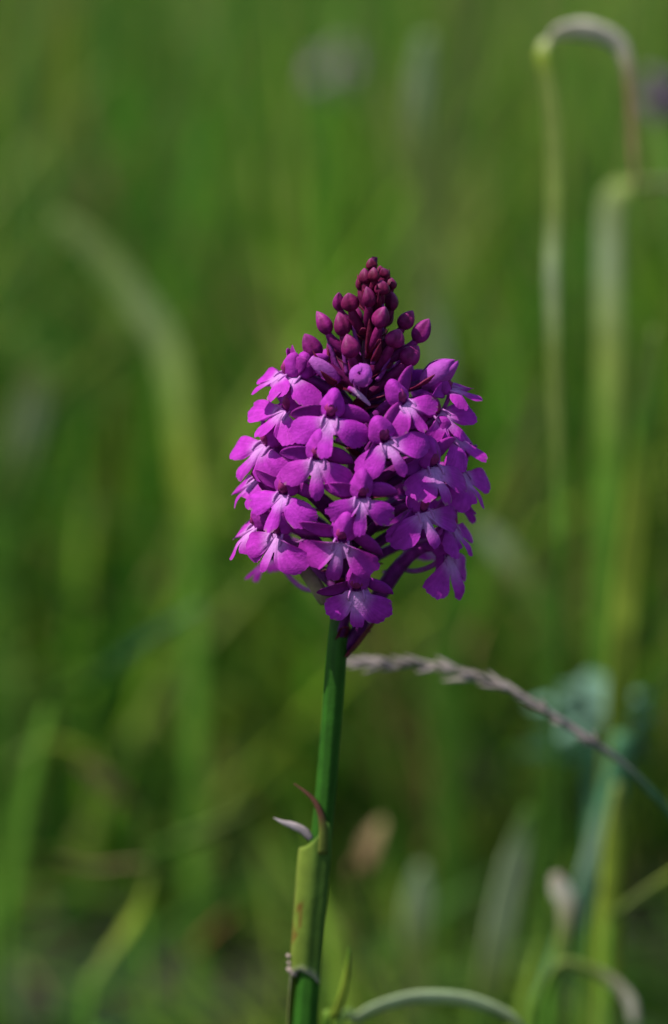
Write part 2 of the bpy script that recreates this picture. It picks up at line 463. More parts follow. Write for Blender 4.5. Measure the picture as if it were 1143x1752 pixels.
# buds: base px,py -> tip px,py, width px, side (-1 towards the camera .. 1 away), stage 0 dark .. 1 nearly open
BUDS = [
    (637, 463, 633, 441, 18, 0.0, 0.0), (641, 482, 639, 458, 18, -1, 0.0), (652, 472, 650, 454, 13, 0.6, 0.0), (659, 476, 659, 457, 16, -0.7, 0.05),
    (626, 487, 623, 459, 19, -0.3, 0.1), (617, 499, 614, 470, 14, 0.4, 0.15), (669, 496, 672, 475, 17, 0.1, 0.05), (653, 505, 653, 479, 23, -1, 0.1),
    (631, 526, 632, 491, 21, -0.9, 0.2), (669, 533, 674, 497, 22, -0.2, 0.25), (648, 562, 655, 523, 28, -1, 0.45), (602, 533, 595, 499, 29, -0.6, 0.2),
    (582, 533, 575, 499, 20, 0.5, 0.55), (562, 573, 548, 531, 25, 0.1, 0.65), (587, 576, 582, 534, 28, -0.5, 0.4), (602, 612, 595, 574, 31, -0.9, 0.45),
    (546, 614, 518, 571, 31, -0.1, 0.8), (687, 564, 702, 529, 27, 0.1, 0.4), (669, 594, 683, 562, 32, -0.8, 0.5), (710, 586, 735, 545, 29, 0.2, 0.85), (690, 624, 714, 590, 33, -0.6, 0.6),
    (640, 520, 645, 486, 22, 0.9, 0.2), (655, 560, 664, 524, 26, 0.9, 0.4), (612, 560, 605, 522, 26, 0.9, 0.4), (628, 600, 628, 560, 28, 1.0, 0.5), (672, 612, 690, 576, 28, 1.0, 0.6), (580, 612, 566, 574, 28, 0.9, 0.6),
]
def build_bud(b, k):
    x0, y0, x1, y1, w, sd_, st = b; rng = random.Random(300 + k); w *= 1.12 if y0 < 530 else 1.04
    rr = interp(RING, (y0 + y1) / 2 + 10) * 0.8; dx = (x0 - interp(AXIS, y0)) * 0.1
    Y = math.copysign(math.sqrt(max(rr * rr - dx * dx, 0.2)), sd_) * 1e-3 * min(1, abs(sd_)) if sd_ else 0
    B = at(x0, y0, Y); T = at(x1, y1, Y * 1.15)
    ax_ = (T - B); Ln = ax_.length; d = ax_.normalized()
    A = axis(y0 + interp([(460, 18), (520, 45), (620, 62)], y0))
    c1 = mixc((0.105, 0.004, 0.026), (0.24, 0.013, 0.17), st); c1 = jit(c1, rng, 0.15)
    c2 = mixc(c1, C_MAROON, 0.45)
    mb = MB()
    mb.sweep(stalk_path(A, B + d * 0.0006, d, 10), lambda t: lerp(0.0005, 0.0009, math.sin(math.pi * t)) * (0.6 + w / 60), lambda t: lerp(0.0005, 0.0009, math.sin(math.pi * t)) * (0.6 + w / 60),
             lambda t: mixc(jit((0.050, 0.004, 0.032), random.Random(k), 0.2), c1, t), n=8)
    bud = mb.build('bud', M_BUD, orchid, origin=B)
    # the closed sepals: an egg with three seams and a pointed, slightly bent tip
    s = d.cross(Vector((0, 1, 0.2))).normalized(); q = d.cross(s)
    ph = rng.uniform(0, 6.28); hook = (s * rng.uniform(-1, 1) + q * rng.uniform(-1, 1)) * 0.22
    rows = []; cols = []; hw = w * 0.5 * pxm(Y)
    for i in range(17):
        t = i / 16
        prof = math.sin(math.pi / 2 * t / 0.40) ** 0.55 if t < 0.40 else (1 - ((t - 0.40) / 0.60) ** 1.9) ** 0.85
        if i == 16: prof = 0.0
        if i == 0: prof = 0.12
        prof *= 1.04
        row = []; cr = []
        for j in range(24):
            a = 2 * math.pi * j / 24
            seam = 1 - 0.16 * math.cos(1.5 * (a + ph)) ** 12 - 0.05 * math.cos(3 * (a + ph))
            row.append(B + d * (Ln * t) + (s * math.cos(a) + q * math.sin(a)) * (hw * prof * seam) + hook * (Ln * t ** 4))
            v = min(1, abs(math.cos(1.5 * (a + ph))) ** 7 + 0.5 * abs(math.sin(1.5 * (a + ph))) ** 40)
            cr.append(tuple(x * (1 + 0.12 * math.cos(3 * a)) for x in mixc(mixc(c1, c2, min(1, 0.85 * v + 0.45 * (1 - t) ** 2)), (0.42, 0.10, 0.34), 0.35 * t ** 6)))
        rows.append(row); cols.append(cr)
    mb = MB(); mb.grid(rows, cols, closed=True); mb.build('bud_case', M_BUD, bud, origin=B)
    build_bract(A, B, d, rng, length=rng.uniform(0.004, 0.006) if y0 < 540 else rng.uniform(0.006, 0.009), wid=0.0009)
    # swelling spur folded under larger buds
    if w > 24:
        mb = MB(); p0 = B + d * 0.0008 - q * 0.0004
        mb.sweep(catmull([p0, p0 - d * 0.002 + Vector((0, 0, -0.001)), p0 - d * 0.0045 + Vector((0, 0, -0.0012)), p0 - d * 0.007 + Vector((0, 0, -0.0004))], 3), 0.00042, 0.00042, (0.20, 0.03, 0.22), n=6)
        mb.build('spur', M_BUD, bud, origin=B)
for k, b in enumerate(BUDS): build_bud(b, k)

# two half-open buds
def build_opening(px, py, az, el, rx, ry, k, stage, tips):
    rng = random.Random(500 + k); P = throat(px, py); A = axis(py + 58)
    f0 = Vector((math.sin(R(az)) * math.cos(R(el)), -math.cos(R(az)) * math.cos(R(el)), math.sin(R(el))))
    f, u, r = frame_of(f0, 0)
    mb = MB(); mb.sweep(stalk_path(A, P - f * 0.0018, f, 10), 0.0008, 0.0008, C_OVARY, n=8)
    bud = mb.build('opening_bud', M_BUD, orchid, origin=P)
    petals = 3
    for m in range(petals):   # three fat petals closing on a small hole
        rows = []; cols = []; c = jit((0.40, 0.05, 0.43), rng, 0.15)
        for i in range(11):
            th = R(lerp((4, 13, 8)[m] if not tips else 6, 172, i / 10)); row = []; cr = []
            for j in range(13):
                b = 2 * math.pi * (m / petals) + R(lerp(-72, 72, j / 12)) + 0.5
                e = abs(j - 6) / 6
                rad = 0.92 + 0.22 * j / 12 + 0.08 * (1 - e * e) + 0.10 * noise.noise(Vector((b * 1.5, th * 2, k * 3.1)))
                lon = 1 + 0.10 * m + (0.28 * (1 - e) * sstep(60, 15, math.degrees(th)) if tips else -0.22 * sstep(50, 14, math.degrees(th)))
                row.append(P + (r * math.cos(b) + u * math.sin(b)) * (rx * 1e-3 * math.sin(th) * rad) + f * (ry * 1e-3 * math.cos(th) * lon))
                cr.append(mixc(c, C_LIPW, 0.10 * math.sin(th)))
            rows.append(row); cols.append(cr)
        mb = MB(); mb.grid(rows, cols); mb.build('petal', M_PETAL, bud, origin=P)
    if stage:     # the lip tongue starting to drop
        mb = MB()
        pth = catmull([P + f * 0.0010 - u * 0.0014, P + f * 0.0014 - u * 0.0024, P + f * 0.0008 - u * 0.0033], 4)
        mb.sweep(pth, lambda t: 0.0013 - 0.0007 * t, 0.0003, (0.34, 0.05, 0.38), side=r, n=8); mb.build('lip', M_PETAL, bud, origin=P)
    build_bract(A, P, f, rng, length=0.009)
build_opening(618, 642, -8, 22, 1.8, 2.0, 1, 0, False)
build_opening(748, 640, 62, 38, 2.0, 3.3, 2, 0, True)

# the withered pale bract under the left florets, and the long lowest bract
mb = MB()
mb.sweep(catmull([at(556, 1032, -0.0015), at(545, 1012, -0.0030), at(528, 988, -0.0040), at(510, 962, -0.0045), at(494, 938, -0.0040)], 5), lambda t: 0.0013 * math.sin(math.pi * min(1, 0.3 + 0.7 * t)) ** 0.6 + 5e-5, 0.0005,
         lambda t: mixc((0.36, 0.29, 0.19), (0.15, 0.10, 0.08), sstep(0.25, 0.7, t)), side=Vector((0.8, -0.3, 0.5)), n=8, fold=0.3)
o = mb.build('dry_bract', M_DRY, orchid, origin=axis(1032)); o['label'] = 'withered straw coloured bract under the lower florets'
build_bract(axis(1134), at(676, 985, -0.007), Vector((0.5, -0.4, 0.7)), random.Random(8), length=0.0145, wid=0.0012)
# dark lanceolate bracts standing among the buds
for k, (x0, y0, x1, y1, Y, w) in enumerate([(633, 606, 632, 545, -0.004, 11), (640, 622, 652, 585, -0.0055, 12), (575, 660, 535, 600, -0.003, 9), (585, 665, 548, 634, -0.005, 11), (700, 668, 745, 640, -0.004, 10),
                                            (650, 528, 648, 498, -0.005, 7), (640, 458, 637, 438, 0.001, 5), (664, 480, 666, 458, 0.001, 5), (618, 492, 611, 468, 0.001, 5), (646, 500, 645, 484, -0.005, 5), (565, 636, 560, 592, 0.002, 6), (700, 655, 702, 626, -0.004, 7)]):
    mb = MB(); a, b = at(x0, y0, Y * 0.5), at(x1, y1, Y); d = b - a
    pth = catmull([a, a + d * 0.5 + Vector((0, -0.0006, -0.0003)), b], 4)
    mb.sweep(pth, lambda t: w * 0.62e-4 * (0.55 * (1 - t) + 1.9 * t ** 0.6 * (1 - t) ** 0.9 + 0.03), lambda t: 0.00022 * (1.05 - t), jit(C_MAROON, rngf, 0.3), side=Vector((1, 0, 0.3)), n=6, fold=0.3)
    mb.build('bract', M_BUD, orchid, origin=a)

# pale petal and spur undersides among the dark stalks
for (nm, x0, y0, x1, y1, Y, w, c) in (('petal', 578, 655, 531, 614, -0.0035, 22, (0.43, 0.10, 0.46)), ('spur', 596, 663, 633, 693, -0.0085, 8, (0.60, 0.36, 0.62)), ('spur', 575, 752, 610, 765, -0.012, 8, (0.50, 0.28, 0.52)), ('spur', 700, 612, 690, 640, 0.003, 7, (0.40, 0.12, 0.42))):
    mb = MB(); a, b = at(x0, y0, Y), at(x1, y1, Y); d = b - a
    mb.sweep(catmull([a, a + d * 0.35 + Vector((0, -0.0004, 0.0004)), a + d * 0.7 + Vector((0, -0.0005, 0.0003)), b], 4), lambda t: w * 0.5e-4 * (0.45 + 0.75 * math.sin(math.pi * min(1, 0.15 + 0.8 * t))), lambda t: min(0.00035, w * 0.5e-4), lambda t: mixc(C_HOOD, c, sstep(0, 0.5, t)), side=d.cross(Vector((0, 1, 0))).normalized(), n=8)
    mb.build(nm, M_PETAL, orchid, origin=a)

# the clasping stem leaf with its curled brown tip and the pale dry tip beside it
def build_stem_leaf():
    mb = MB(); rows = []; cols = []; NU = 22; NV = 30
    for i in range(NV + 1):
        v = i / NV; row = []; cr = []
        for j in range(NU + 1):
            uu = j / NU; ang = R(lerp(135, 322, uu))           # 180 = left of the stem, 270 = towards the camera
            top = interp([(0, 1470), (0.22, 1452), (0.45, 1440), (0.62, 1424), (0.78, 1398), (0.9, 1404), (1, 1450)], uu)
            bot = interp([(0, 1790), (0.14, 1780), (0.27, 1700), (0.33, 1662), (0.55, 1652), (0.8, 1664), (1, 1680)], uu)
            py = lerp(bot, top, v)
            A = axis(py); bulge = 1 + 0.35 * math.sin(math.pi * v) ** 2
            left = interp([(1390, 0.2), (1440, 1.5), (1560, 1.35), (1660, 1.1), (1800, 0.9)], py)
            rad = 2.05 + 0.25 * bulge + left * max(0, -math.cos(ang)) ** 1.5
            rad += 0.10 * math.sin(uu * 22) + 0.12 * noise.noise(Vector((uu * 4, py * 0.02, 1)))
            row.append(A + Vector((math.cos(ang), math.sin(ang), 0)) * (rad * 1e-3))
            c = mixc((0.17, 0.24, 0.035), (0.075, 0.15, 0.025), sstep(0.4, 0.75, uu))
            c = mixc(c, (0.30, 0.30, 0.07), 0.6 * sstep(0.16, 0.0, abs(uu - 0.24)))
            c = mixc(c, (0.55, 0.52, 0.38), 0.85 * sstep(0.05, 0.0, v) * (1 if uu > 0.3 else 0.2))
            spot = noise.noise(Vector((uu * 7, py * 0.03, 4.2)))
            if spot > 0.25 and 1540 < py < 1640 and 0.2 < uu < 0.5: c = mixc(c, (0.17, 0.075, 0.02), 0.8)
            cr.append(c)
        rows.append(row); cols.append(cr)
    mb.grid(rows, cols)
    lf = mb.build('stem_leaf', M_LEAF, orchid, origin=axis(1660))
    so = lf.modifiers.new('thickness', 'SOLIDIFY'); so.thickness = 0.00022; so.offset = 0
    mb = MB()
    pth = catmull([at(552, 1462, -0.0024), at(553, 1420, -0.0024), at(549, 1393, -0.0022), at(538, 1370, -0.0018), at(520, 1353, -0.0012), at(503, 1341, -0.0006)], 5)
    mb.sweep(pth, lambda t: 0.00085 * (1 - t) ** 0.8 + 0.00005, 0.00022, lambda t: mixc((0.13, 0.16, 0.03), (0.12, 0.05, 0.035), sstep(0.15, 0.45, t)), side=Vector((1, 0.2, 0)), n=6)
    o = mb.build('leaf_tip', M_LEAF, lf); o['label'] = 'curled brown tip of the stem leaf'
    mb = MB()
    pth = catmull([at(532, 1436, -0.0018), at(520, 1422, -0.0020), at(500, 1412, -0.0022), at(484, 1407, -0.0022), at(468, 1399, -0.0020)], 5)
    mb.sweep(pth, lambda t: 0.00072 * math.sin(math.pi * min(1, 0.3 + 0.7 * t)) ** 1.0 + 0.00003, lambda t: 0.00022 * (1.05 - t), lambda t: mixc((0.34, 0.27, 0.26), (0.52, 0.44, 0.46), t), side=Vector((0.2, 0, 1)), n=6)
    o = mb.build('dry_tip', M_DRY, lf); o['label'] = 'pale dry tip curling off the stem leaf'
    mb = MB()
    for (x, y, r) in ((497, 1660, 0.0007), (502, 1664, 0.0008), (494, 1636, 0.00045), (495, 1648, 0.0004)):
        p = at(x, y, -0.001)
        mb.sweep([p + Vector((0, 0, -r)), p + Vector((r * 0.3, 0, -r * 0.5)), p, p + Vector((-r * 0.3, 0, r * 0.6)), p + Vector((0, 0, r))], lambda t: r * (0.25 + 0.7 * math.sin(math.pi * t)), lambda t: r * (0.25 + 0.7 * math.sin(math.pi * t)), (0.42, 0.32, 0.28), n=7)
    o = mb.build('withered_scale', M_DRY, lf); o['label'] = 'pale crumbling scales at the torn foot of the stem leaf'
build_stem_leaf()

# basal leaves, below the picture
for k, (a, L_) in enumerate(((200, 0.11), (330, 0.10), (80, 0.12), (140, 0.08))):
    d = Vector((math.cos(R(a)), math.sin(R(a)), 0)); b0 = Vector((base.x, base.y, 0.0))
    mb = MB(); pth = catmull([b0, b0 + d * L_ * 0.3 + Vector((0, 0, 0.035)), b0 + d * L_ * 0.7 + Vector((0, 0, 0.05)), b0 + d * L_ + Vector((0, 0, 0.035))], 5)
    mb.sweep(pth, lambda t: 0.008 * (0.5 + 0.9 * math.sin(math.pi * t)) * (1 - t) ** 0.4 + 0.0002, 0.0003, (0.07, 0.15, 0.03), side=d.cross(Vector((0, 0, 1))), n=8, fold=0.25)
    mb.build('basal_leaf', M_LEAF, orchid, origin=b0)

# ------------------------------------------------------------------ single grasses that can be told apart
def blade(name, pts, widths, col, label, cat, Y, mat=None, root=None, thick=0.00025, face=None, fold=0.25, group=None, n=6):
    """pts: photograph positions (px, py[, depth]) from the tip down; carried on to the ground.  widths in px at its depth.
    col: one colour or a list along the visible part.  root: (dx px, ) lean of the hidden foot, None = hanging tip at both ends"""
    P = [at(p[0], p[1], p[2] if len(p) > 2 else Y) for p in pts]
    W = [w * 0.5 * pxm(Y) for w in (widths if isinstance(widths, list) else [widths] * len(P))]
    Cs = col if isinstance(col, list) else [col] * len(P)
    if len(Cs) != len(P): Cs = [mixc(Cs[min(int(q), len(Cs) - 2)], Cs[min(int(q), len(Cs) - 2) + 1], q - min(int(q), len(Cs) - 2)) for q in [i / (len(P) - 1) * (len(Cs) - 1) for i in range(len(P))]]
    # hidden foot down to the soil
    last = P[-1]; dx, dy = root if root else (0, 0)
    fx, fy = last.x + dx * pxm(Y), last.y + dy
    gz = ground_z(fx, fy) - 0.008
    if last.z > gz + 0.004:
        for t in (0.5, 1.0):
            P.append(Vector((lerp(last.x, fx, t ** 0.7), lerp(last.y, fy, t ** 0.7), lerp(last.z, gz, t)))); W.append(W[len(pts) - 1]); Cs.append(Cs[len(pts) - 1])
    path = catmull(P, n); m = len(path) - 1; K = len(P) - 1
    wf = lambda t: W[int(min(t * K, K - 1e-6))] * (1 - (t * K - int(min(t * K, K - 1e-6)))) + W[int(min(t * K, K - 1e-6)) + 1] * (t * K - int(min(t * K, K - 1e-6)))
    cf = lambda t: mixc(Cs[int(min(t * K, K - 1e-6))], Cs[int(min(t * K, K - 1e-6)) + 1], t * K - int(min(t * K, K - 1e-6)))
    mb = MB(); mb.sweep(path, wf, (lambda t: min(thick, wf(t))), cf, side=face, n=8, fold=fold)
    o = mb.build(name, mat or M_LEAF, None, origin=path[-1].copy())
    return tag(o, label, cat, group)

OLIVE = (0.19, 0.25, 0.06); GREEN = (0.10, 0.23, 0.025); YEL = (0.26, 0.34, 0.04); TEAL = (0.10, 0.25, 0.12); PALE = (0.30, 0.37, 0.20)
STRAW = (0.42, 0.38, 0.25); CREAM = (0.62, 0.58, 0.46); TAN = (0.26, 0.19, 0.09); BROWN = (0.13, 0.08, 0.035); MINT = (0.24, 0.36, 0.24)
SX = Vector((1, 0.15, 0)); 
blade('bent_grass_blade', [(1088, 330), (1082, 240), (1076, 150), (1070, 104), (1052, 72), (1000, 54), (950, 62), (930, 92), (939, 140), (950, 240), (950, 360), (946, 470), (949, 600, 0.141), (955, 740, 0.143), (959, 880, 0.145), (956, 1000, 0.145)],
      [8, 18, 18, 26, 34, 44, 38, 28, 26, 30, 30, 28, 24, 20, 16, 12], [TAN, TAN, TAN, STRAW, CREAM, CREAM, CREAM, YEL, OLIVE, OLIVE, OLIVE, PALE, OLIVE, OLIVE, GREEN, (0.05, 0.13, 0.015)],
      'folded grass blade with a cream bleached arch above its upright olive shaft', 'grass blade', 0.14, face=Vector((0.6, -0.45, 0.67)), thick=0.0004, n=4, root=(4, 0.03))
blade('bent_grass_blade', [(1200, 330), (1143, 318), (1095, 318), (1060, 328), (1046, 360), (1044, 450), (1046, 600), (1042, 780), (1040, 950)],
      [24, 34, 42, 42, 40, 42, 44, 46, 44], [TAN, STRAW, OLIVE, OLIVE, OLIVE, PALE, PALE, YEL, GREEN, GREEN], 'olive grass blade snapped sideways at a right angle, lower than the cream arch', 'grass blade', 0.24, face=Vector((0.9, -0.4, 0.1)), thick=0.0008, root=(-10, 0.02))
blade('leaning_grass_blade', [(1120, 560), (1105, 720), (1088, 860), (1072, 1000), (1060, 1160)], [8, 32, 42, 48, 48], [OLIVE, GREEN, YEL, YEL, YEL], 'bright green grass blade leaning past the minty leaf rosette', 'grass blade', 0.17, face=SX, root=(-20, 0.02))
blade('grass_stalk', [(830, -60), (800, 60), (765, 210), (735, 350), (716, 450), (705, 560), (700, 700)], [40, 44, 46, 44, 40, 36, 34], [OLIVE, OLIVE, OLIVE, OLIVE, OLIVE, OLIVE, GREEN], 'wide olive grass stalk crossing another behind the orchid buds', 'grass stalk', 0.48, face=SX)
blade('grass_stalk', [(728, 60), (716, 150), (712, 250), (728, 380), (742, 480), (752, 600), (760, 760)], [20, 36, 36, 34, 32, 30, 30], [PALE, PALE, OLIVE, OLIVE, OLIVE, PALE, GREEN], 'thinner pale topped grass stalk curving across the wide olive stalk', 'grass stalk', 0.34, face=SX)
blade('drooping_leaf', [(98, 372), (140, 405), (195, 462), (250, 532), (288, 600), (305, 690), (318, 800), (330, 960)], [20, 48, 50, 54, 56, 50, 46, 44], [(0.30, 0.40, 0.12), (0.30, 0.40, 0.12), (0.30, 0.40, 0.12), (0.33, 0.42, 0.17), (0.30, 0.40, 0.12), (0.24, 0.34, 0.07), YEL, GREEN], 'broad pale green leaf flopping over to one side away from the orchid', 'leaf', 0.36, face=Vector((0.5, -0.3, 0.8)), fold=0.15)
blade('slanting_grass_blade', [(345, 1035), (290, 1075), (225, 1120), (150, 1175), (80, 1230)], [8, 36, 44, 40, 34], [MINT, TEAL, TEAL, GREEN, GREEN], 'low slanting blue green blade lying across darker turf', 'grass blade', 0.24, root=(-160, 0.03), face=Vector((0.4, -0.5, 0.8)))
blade('broad_grass_blade', [(215, 520), (200, 640), (188, 780), (180, 900), (178, 1010)], [8, 44, 60, 62, 56], [GREEN, YEL, YEL, YEL, GREEN], 'broad yellow green upright blade beside the flopped pale leaf', 'grass blade', 0.62, face=SX)
blade('slanting_grass_blade', [(945, 660), (905, 740), (860, 830), (815, 920), (780, 1000)], [8, 34, 42, 42, 38], [OLIVE, OLIVE, YEL, GREEN, GREEN], 'light green blade slanting down towards the side of the orchid cone', 'grass blade', 0.36, face=SX)
blade('grass_stalk', [(1066, 1255), (1045, 1360), (1022, 1450), (985, 1570), (945, 1680), (925, 1760)], [34, 44, 46, 44, 40, 36], [TEAL, TEAL, MINT, TEAL, TEAL, GREEN], 'blue green stalk leaning below the pale minty leaf rosette', 'grass stalk', 0.14, face=SX, thick=0.0012)
blade('grass_stalk', [(1055, 1340), (1048, 1440), (1043, 1560), (1040, 1680), (1036, 1780)], [14, 40, 44, 44, 42], [OLIVE, YEL, YEL, YEL, OLIVE], 'straight yellow green grass stalk crossing the blue green stalk', 'grass stalk', 0.12, face=SX, thick=0.001)
blade('grass_stalk', [(905, 1380), (880, 1470), (858, 1570), (838, 1680), (820, 1780)], [14, 48, 54, 52, 48], [GREEN, PALE, PALE, OLIVE, GREEN], 'soft pale olive stalk leaning beside the broken pale tipped stub', 'grass stalk', 0.17, face=SX)
blade('broken_stub', [(950, 1496), (958, 1520), (972, 1550), (968, 1600), (950, 1680), (945, 1780)], [20, 38, 40, 34, 26, 26], [(0.30, 0.25, 0.20), CREAM, STRAW, OLIVE, GREEN, GREEN], 'broken grass stub with a pale withered knob on top', 'grass stub', 0.10, face=SX, thick=0.0016)
blade('arching_blade', [(905, 1775), (870, 1740), (800, 1714), (720, 1709), (655, 1723), (610, 1747), (580, 1790)], [10, 26, 34, 34, 30, 26, 22], [GREEN, PALE, (0.36, 0.45, 0.26), (0.38, 0.47, 0.28), (0.34, 0.43, 0.24), PALE, GREEN], 'pale glossy blade arching low over the turf next to the orchid stem', 'grass blade', 0.035, face=Vector((0.05, -0.4, 0.9)), root=(-40, 0.0))
blade('short_grass_blade', [(598, 1622), (594, 1660), (586, 1700), (572, 1740), (556, 1790)], [3, 10, 16, 18, 18], [GREEN, YEL, YEL, YEL, GREEN], 'short pointed yellow green blade close against the orchid stem', 'grass blade', 0.012, face=SX, root=(-20, 0))
blade('withered_blade', [(1085, 1750), (1075, 1715), (1050, 1685), (1010, 1662), (960, 1652), (930, 1700), (918, 1790)], [26, 42, 38, 34, 30, 26, 24], [CREAM, CREAM, STRAW, OLIVE, OLIVE, GREEN, GREEN], 'withered blade hooked over with a bleached end near the yellow stalk', 'grass blade', 0.09, face=Vector((0.1, -0.7, 0.7)), thick=0.0008)
blade('withered_blade', [(100, 1470), (160, 1482), (220, 1476), (255, 1480), (246, 1530), (222, 1590), (180, 1650), (150, 1720)], [10, 34, 34, 46, 54, 54, 46, 30], [TAN, TAN, TAN, OLIVE, YEL, YEL, OLIVE, GREEN], 'kinked yellowing blade with a brown end low in the turf', 'grass blade', 0.20, face=Vector((0.4, -0.8, 0.4)))
blade('slanting_grass_blade', [(1230, 1440), (1160, 1495), (1110, 1530), (1065, 1565), (1040, 1620)], [12, 28, 30, 28, 24], [GREEN, YEL, OLIVE, OLIVE, GREEN], 'slanting green blade that runs into the straight yellow stalk', 'grass blade', 0.11, face=Vector((0.2, -0.3, 0.9)))
blade('blunt_grass_blade', [(720, 1480), (715, 1540), (712, 1620), (720, 1700), (735, 1790)], [16, 52, 52, 40, 36], [PALE, PALE, OLIVE, OLIVE, GREEN], 'blunt pale olive blade rising behind the low arching blade', 'grass blade', 0.22, face=SX)
blade('soft_grass_blade', [(30, 560), (60, 640), (50, 720), (28, 800), (5, 900)], [10, 40, 44, 44, 44], [GREEN, OLIVE, PALE, OLIVE, GREEN], 'soft olive blade standing on the far side of the flopped pale leaf', 'grass blade', 0.42, face=SX)
blade('dry_leaf', [(140, 1305), (180, 1335), (215, 1365), (240, 1400)], [16, 40, 38, 4], [TAN, TAN, BROWN, BROWN], 'tan dry leaf caught in the turf above the kinked blade', 'dry leaf', 0.26, mat=M_DRY, face=Vector((0.4, -0.5, 0.8)))
blade('dry_leaf', [(655, 1405), (638, 1440), (622, 1480), (600, 1510)], [16, 40, 38, 4], [TAN, (0.18, 0.12, 0.06), BROWN, BROWN], 'brown dry leaf just beside the orchid stem in the turf', 'dry leaf', 0.22, mat=M_DRY, face=Vector((0.7, -0.5, 0.5)))
blade('dry_leaf', [(400, 1560), (370, 1590), (345, 1615), (320, 1650)], [16, 46, 44, 4], [BROWN, (0.20, 0.09, 0.03), (0.20, 0.09, 0.03), BROWN], 'reddish brown dry leaf lying flat on the dark soil', 'dry leaf', 0.30, mat=M_DRY, face=Vector((0.5, -0.6, 0.6)))

# flowering grass head drooping from the right across to the orchid stem
def build_seed_head():
    pts = [(600, 1133), (640, 1135), (690, 1137), (745, 1141), (805, 1155), (865, 1176), (915, 1203), (962, 1234), (1010, 1266), (1060, 1302), (1110, 1350), (1165, 1420), (1210, 1540)]
    Ys = [0.042] * 9 + [0.044, 0.046, 0.05, 0.055]
    P = [at(x, y, Y) for (x, y), Y in zip(pts, Ys)]
    e = P[-1]; P += [Vector((e.x + 0.004, e.y, e.z * 0.5)), Vector((e.x + 0.005, e.y, -0.02))]
    root = empty('seeding_grass', Vector((P[-1].x, P[-1].y, -0.01)))
    tag(root, 'drooping grass with a long mauve grey seed spike reaching behind the orchid stem', 'grass head')
    path = catmull(P, 6)
    mb = MB(); mb.sweep(path, lambda t: 0.00030 + 0.0006 * t, lambda t: 0.00030 + 0.0006 * t, lambda t: mixc((0.30, 0.24, 0.24), (0.07, 0.19, 0.08), sstep(0.55, 0.75, t)), n=6)
    mb.build('stalk', M_LEAF, root)
    rng = random.Random(21); tot = 9 * 6
    kinds = []
    for k in range(5):
        mb = MB(); L_ = rng.uniform(0.0042, 0.0060); w = rng.uniform(0.00045, 0.0006)
        pth = [Vector((0.0003 * math.sin(q * 3), 0, L_ * q)) for q in [i / 7 for i in range(8)]]
        c = mixc((0.24, 0.19, 0.21), (0.31, 0.27, 0.23), rng.random())
        mb.sweep(pth, lambda t: w * math.sin(math.pi * min(1, 0.12 + 0.88 * t)) ** 0.8 + 2e-5, lambda t: w * 0.8 * math.sin(math.pi * min(1, 0.12 + 0.88 * t)) ** 0.8 + 2e-5, lambda t: mixc((0.20, 0.20, 0.10), c, sstep(0.0, 0.4, t)), n=7)
        o = mb.build('spikelet', M_DRY, root, origin=Vector((0, 0, 0))); kinds.append(o)
    n = 96
    for k in range(n):
        q = min(tot - 0.01, max(0, k / n * tot + rng.uniform(-0.7, 0.7))); i = int(q); p = path[i].lerp(path[i + 1], q - i)
        if k < len(kinds): o = kinds[k]
        else: o = kinds[k % len(kinds)].copy(); COL.objects.link(o)
        o.parent = root
        T = (path[max(0, i - 1)] - path[i + 1]).normalized()
        a = rng.uniform(0, 6.28); s = T.cross(Vector((0, 1, 0))).normalized(); b = T.cross(s)
        d = (T + (s * math.cos(a) + b * math.sin(a)) * rng.uniform(0.12, 0.5)).normalized()
        o.rotation_mode = 'QUATERNION'; o.rotation_quaternion = d.to_track_quat('Z', 'Y')
        sc = rng.uniform(0.6, 1.25) * (0.62 + 0.38 * math.sin(math.pi * min(1, 0.05 + k / n * 0.95)))
        o.scale = (sc, sc, sc); o.location = p - ORIGIN[root.name]
build_seed_head()

# minty leaf rosette on the blue green stalk
def leaf_rosette(name, c, Y, items, label, cat, colr, foot):
    P = at(c[0], c[1], Y)
    root = empty(name, Vector((P.x, P.y, -0.005))); tag(root, label, cat)
    mb = MB(); f = Vector((P.x + foot, P.y + 0.01, -0.02))
    mb.sweep(catmull([P, (P + f) / 2 + Vector((0.002, 0, 0)), f], 6), 0.0013, 0.0013, TEAL, n=8); mb.build('stalk', M_STEM, root)
    rng = random.Random(int(c[0]))
    for (a, el, L_, w) in items:
        d = Vector((math.cos(R(a)) * math.cos(R(el)), math.sin(R(a)) * math.cos(R(el)), math.sin(R(el))))
        mb = MB(); pth = catmull([P, P + d * L_ * 0.4 + Vector((0, 0, L_ * 0.10)), P + d * L_ * 0.75 + Vector((0, 0, L_ * 0.08)), P + d * L_ + Vector((0, 0, -L_ * 0.05))], 4)
        sd_ = d.cross(Vector((0, 0, 1))).normalized()
        mb.sweep(pth, lambda t: w * math.sin(math.pi * min(1, 0.1 + 0.9 * t)) ** 0.7 + 1e-4, 0.0003, jit(colr, rng, 0.2), side=sd_, n=8, fold=0.2)
        mb.build('leaf', M_LEAF, root, origin=P)
rngh = random.Random(14)
leaf_rosette('leafy_herb', (1018, 1222), 0.22, [(rngh.uniform(0, 360), rngh.uniform(0, 58), rngh.uniform(0.008, 0.014), rngh.uniform(0.0028, 0.0042)) for _ in range(16)] + [(180, 10, 0.016, 0.004), (10, -5, 0.015, 0.004), (200, -25, 0.012, 0.004), (340, -30, 0.013, 0.004)],
             'small herb with a rosette of pale minty leaves behind the seed spike', 'herb', (0.15, 0.27, 0.19), 0.003)

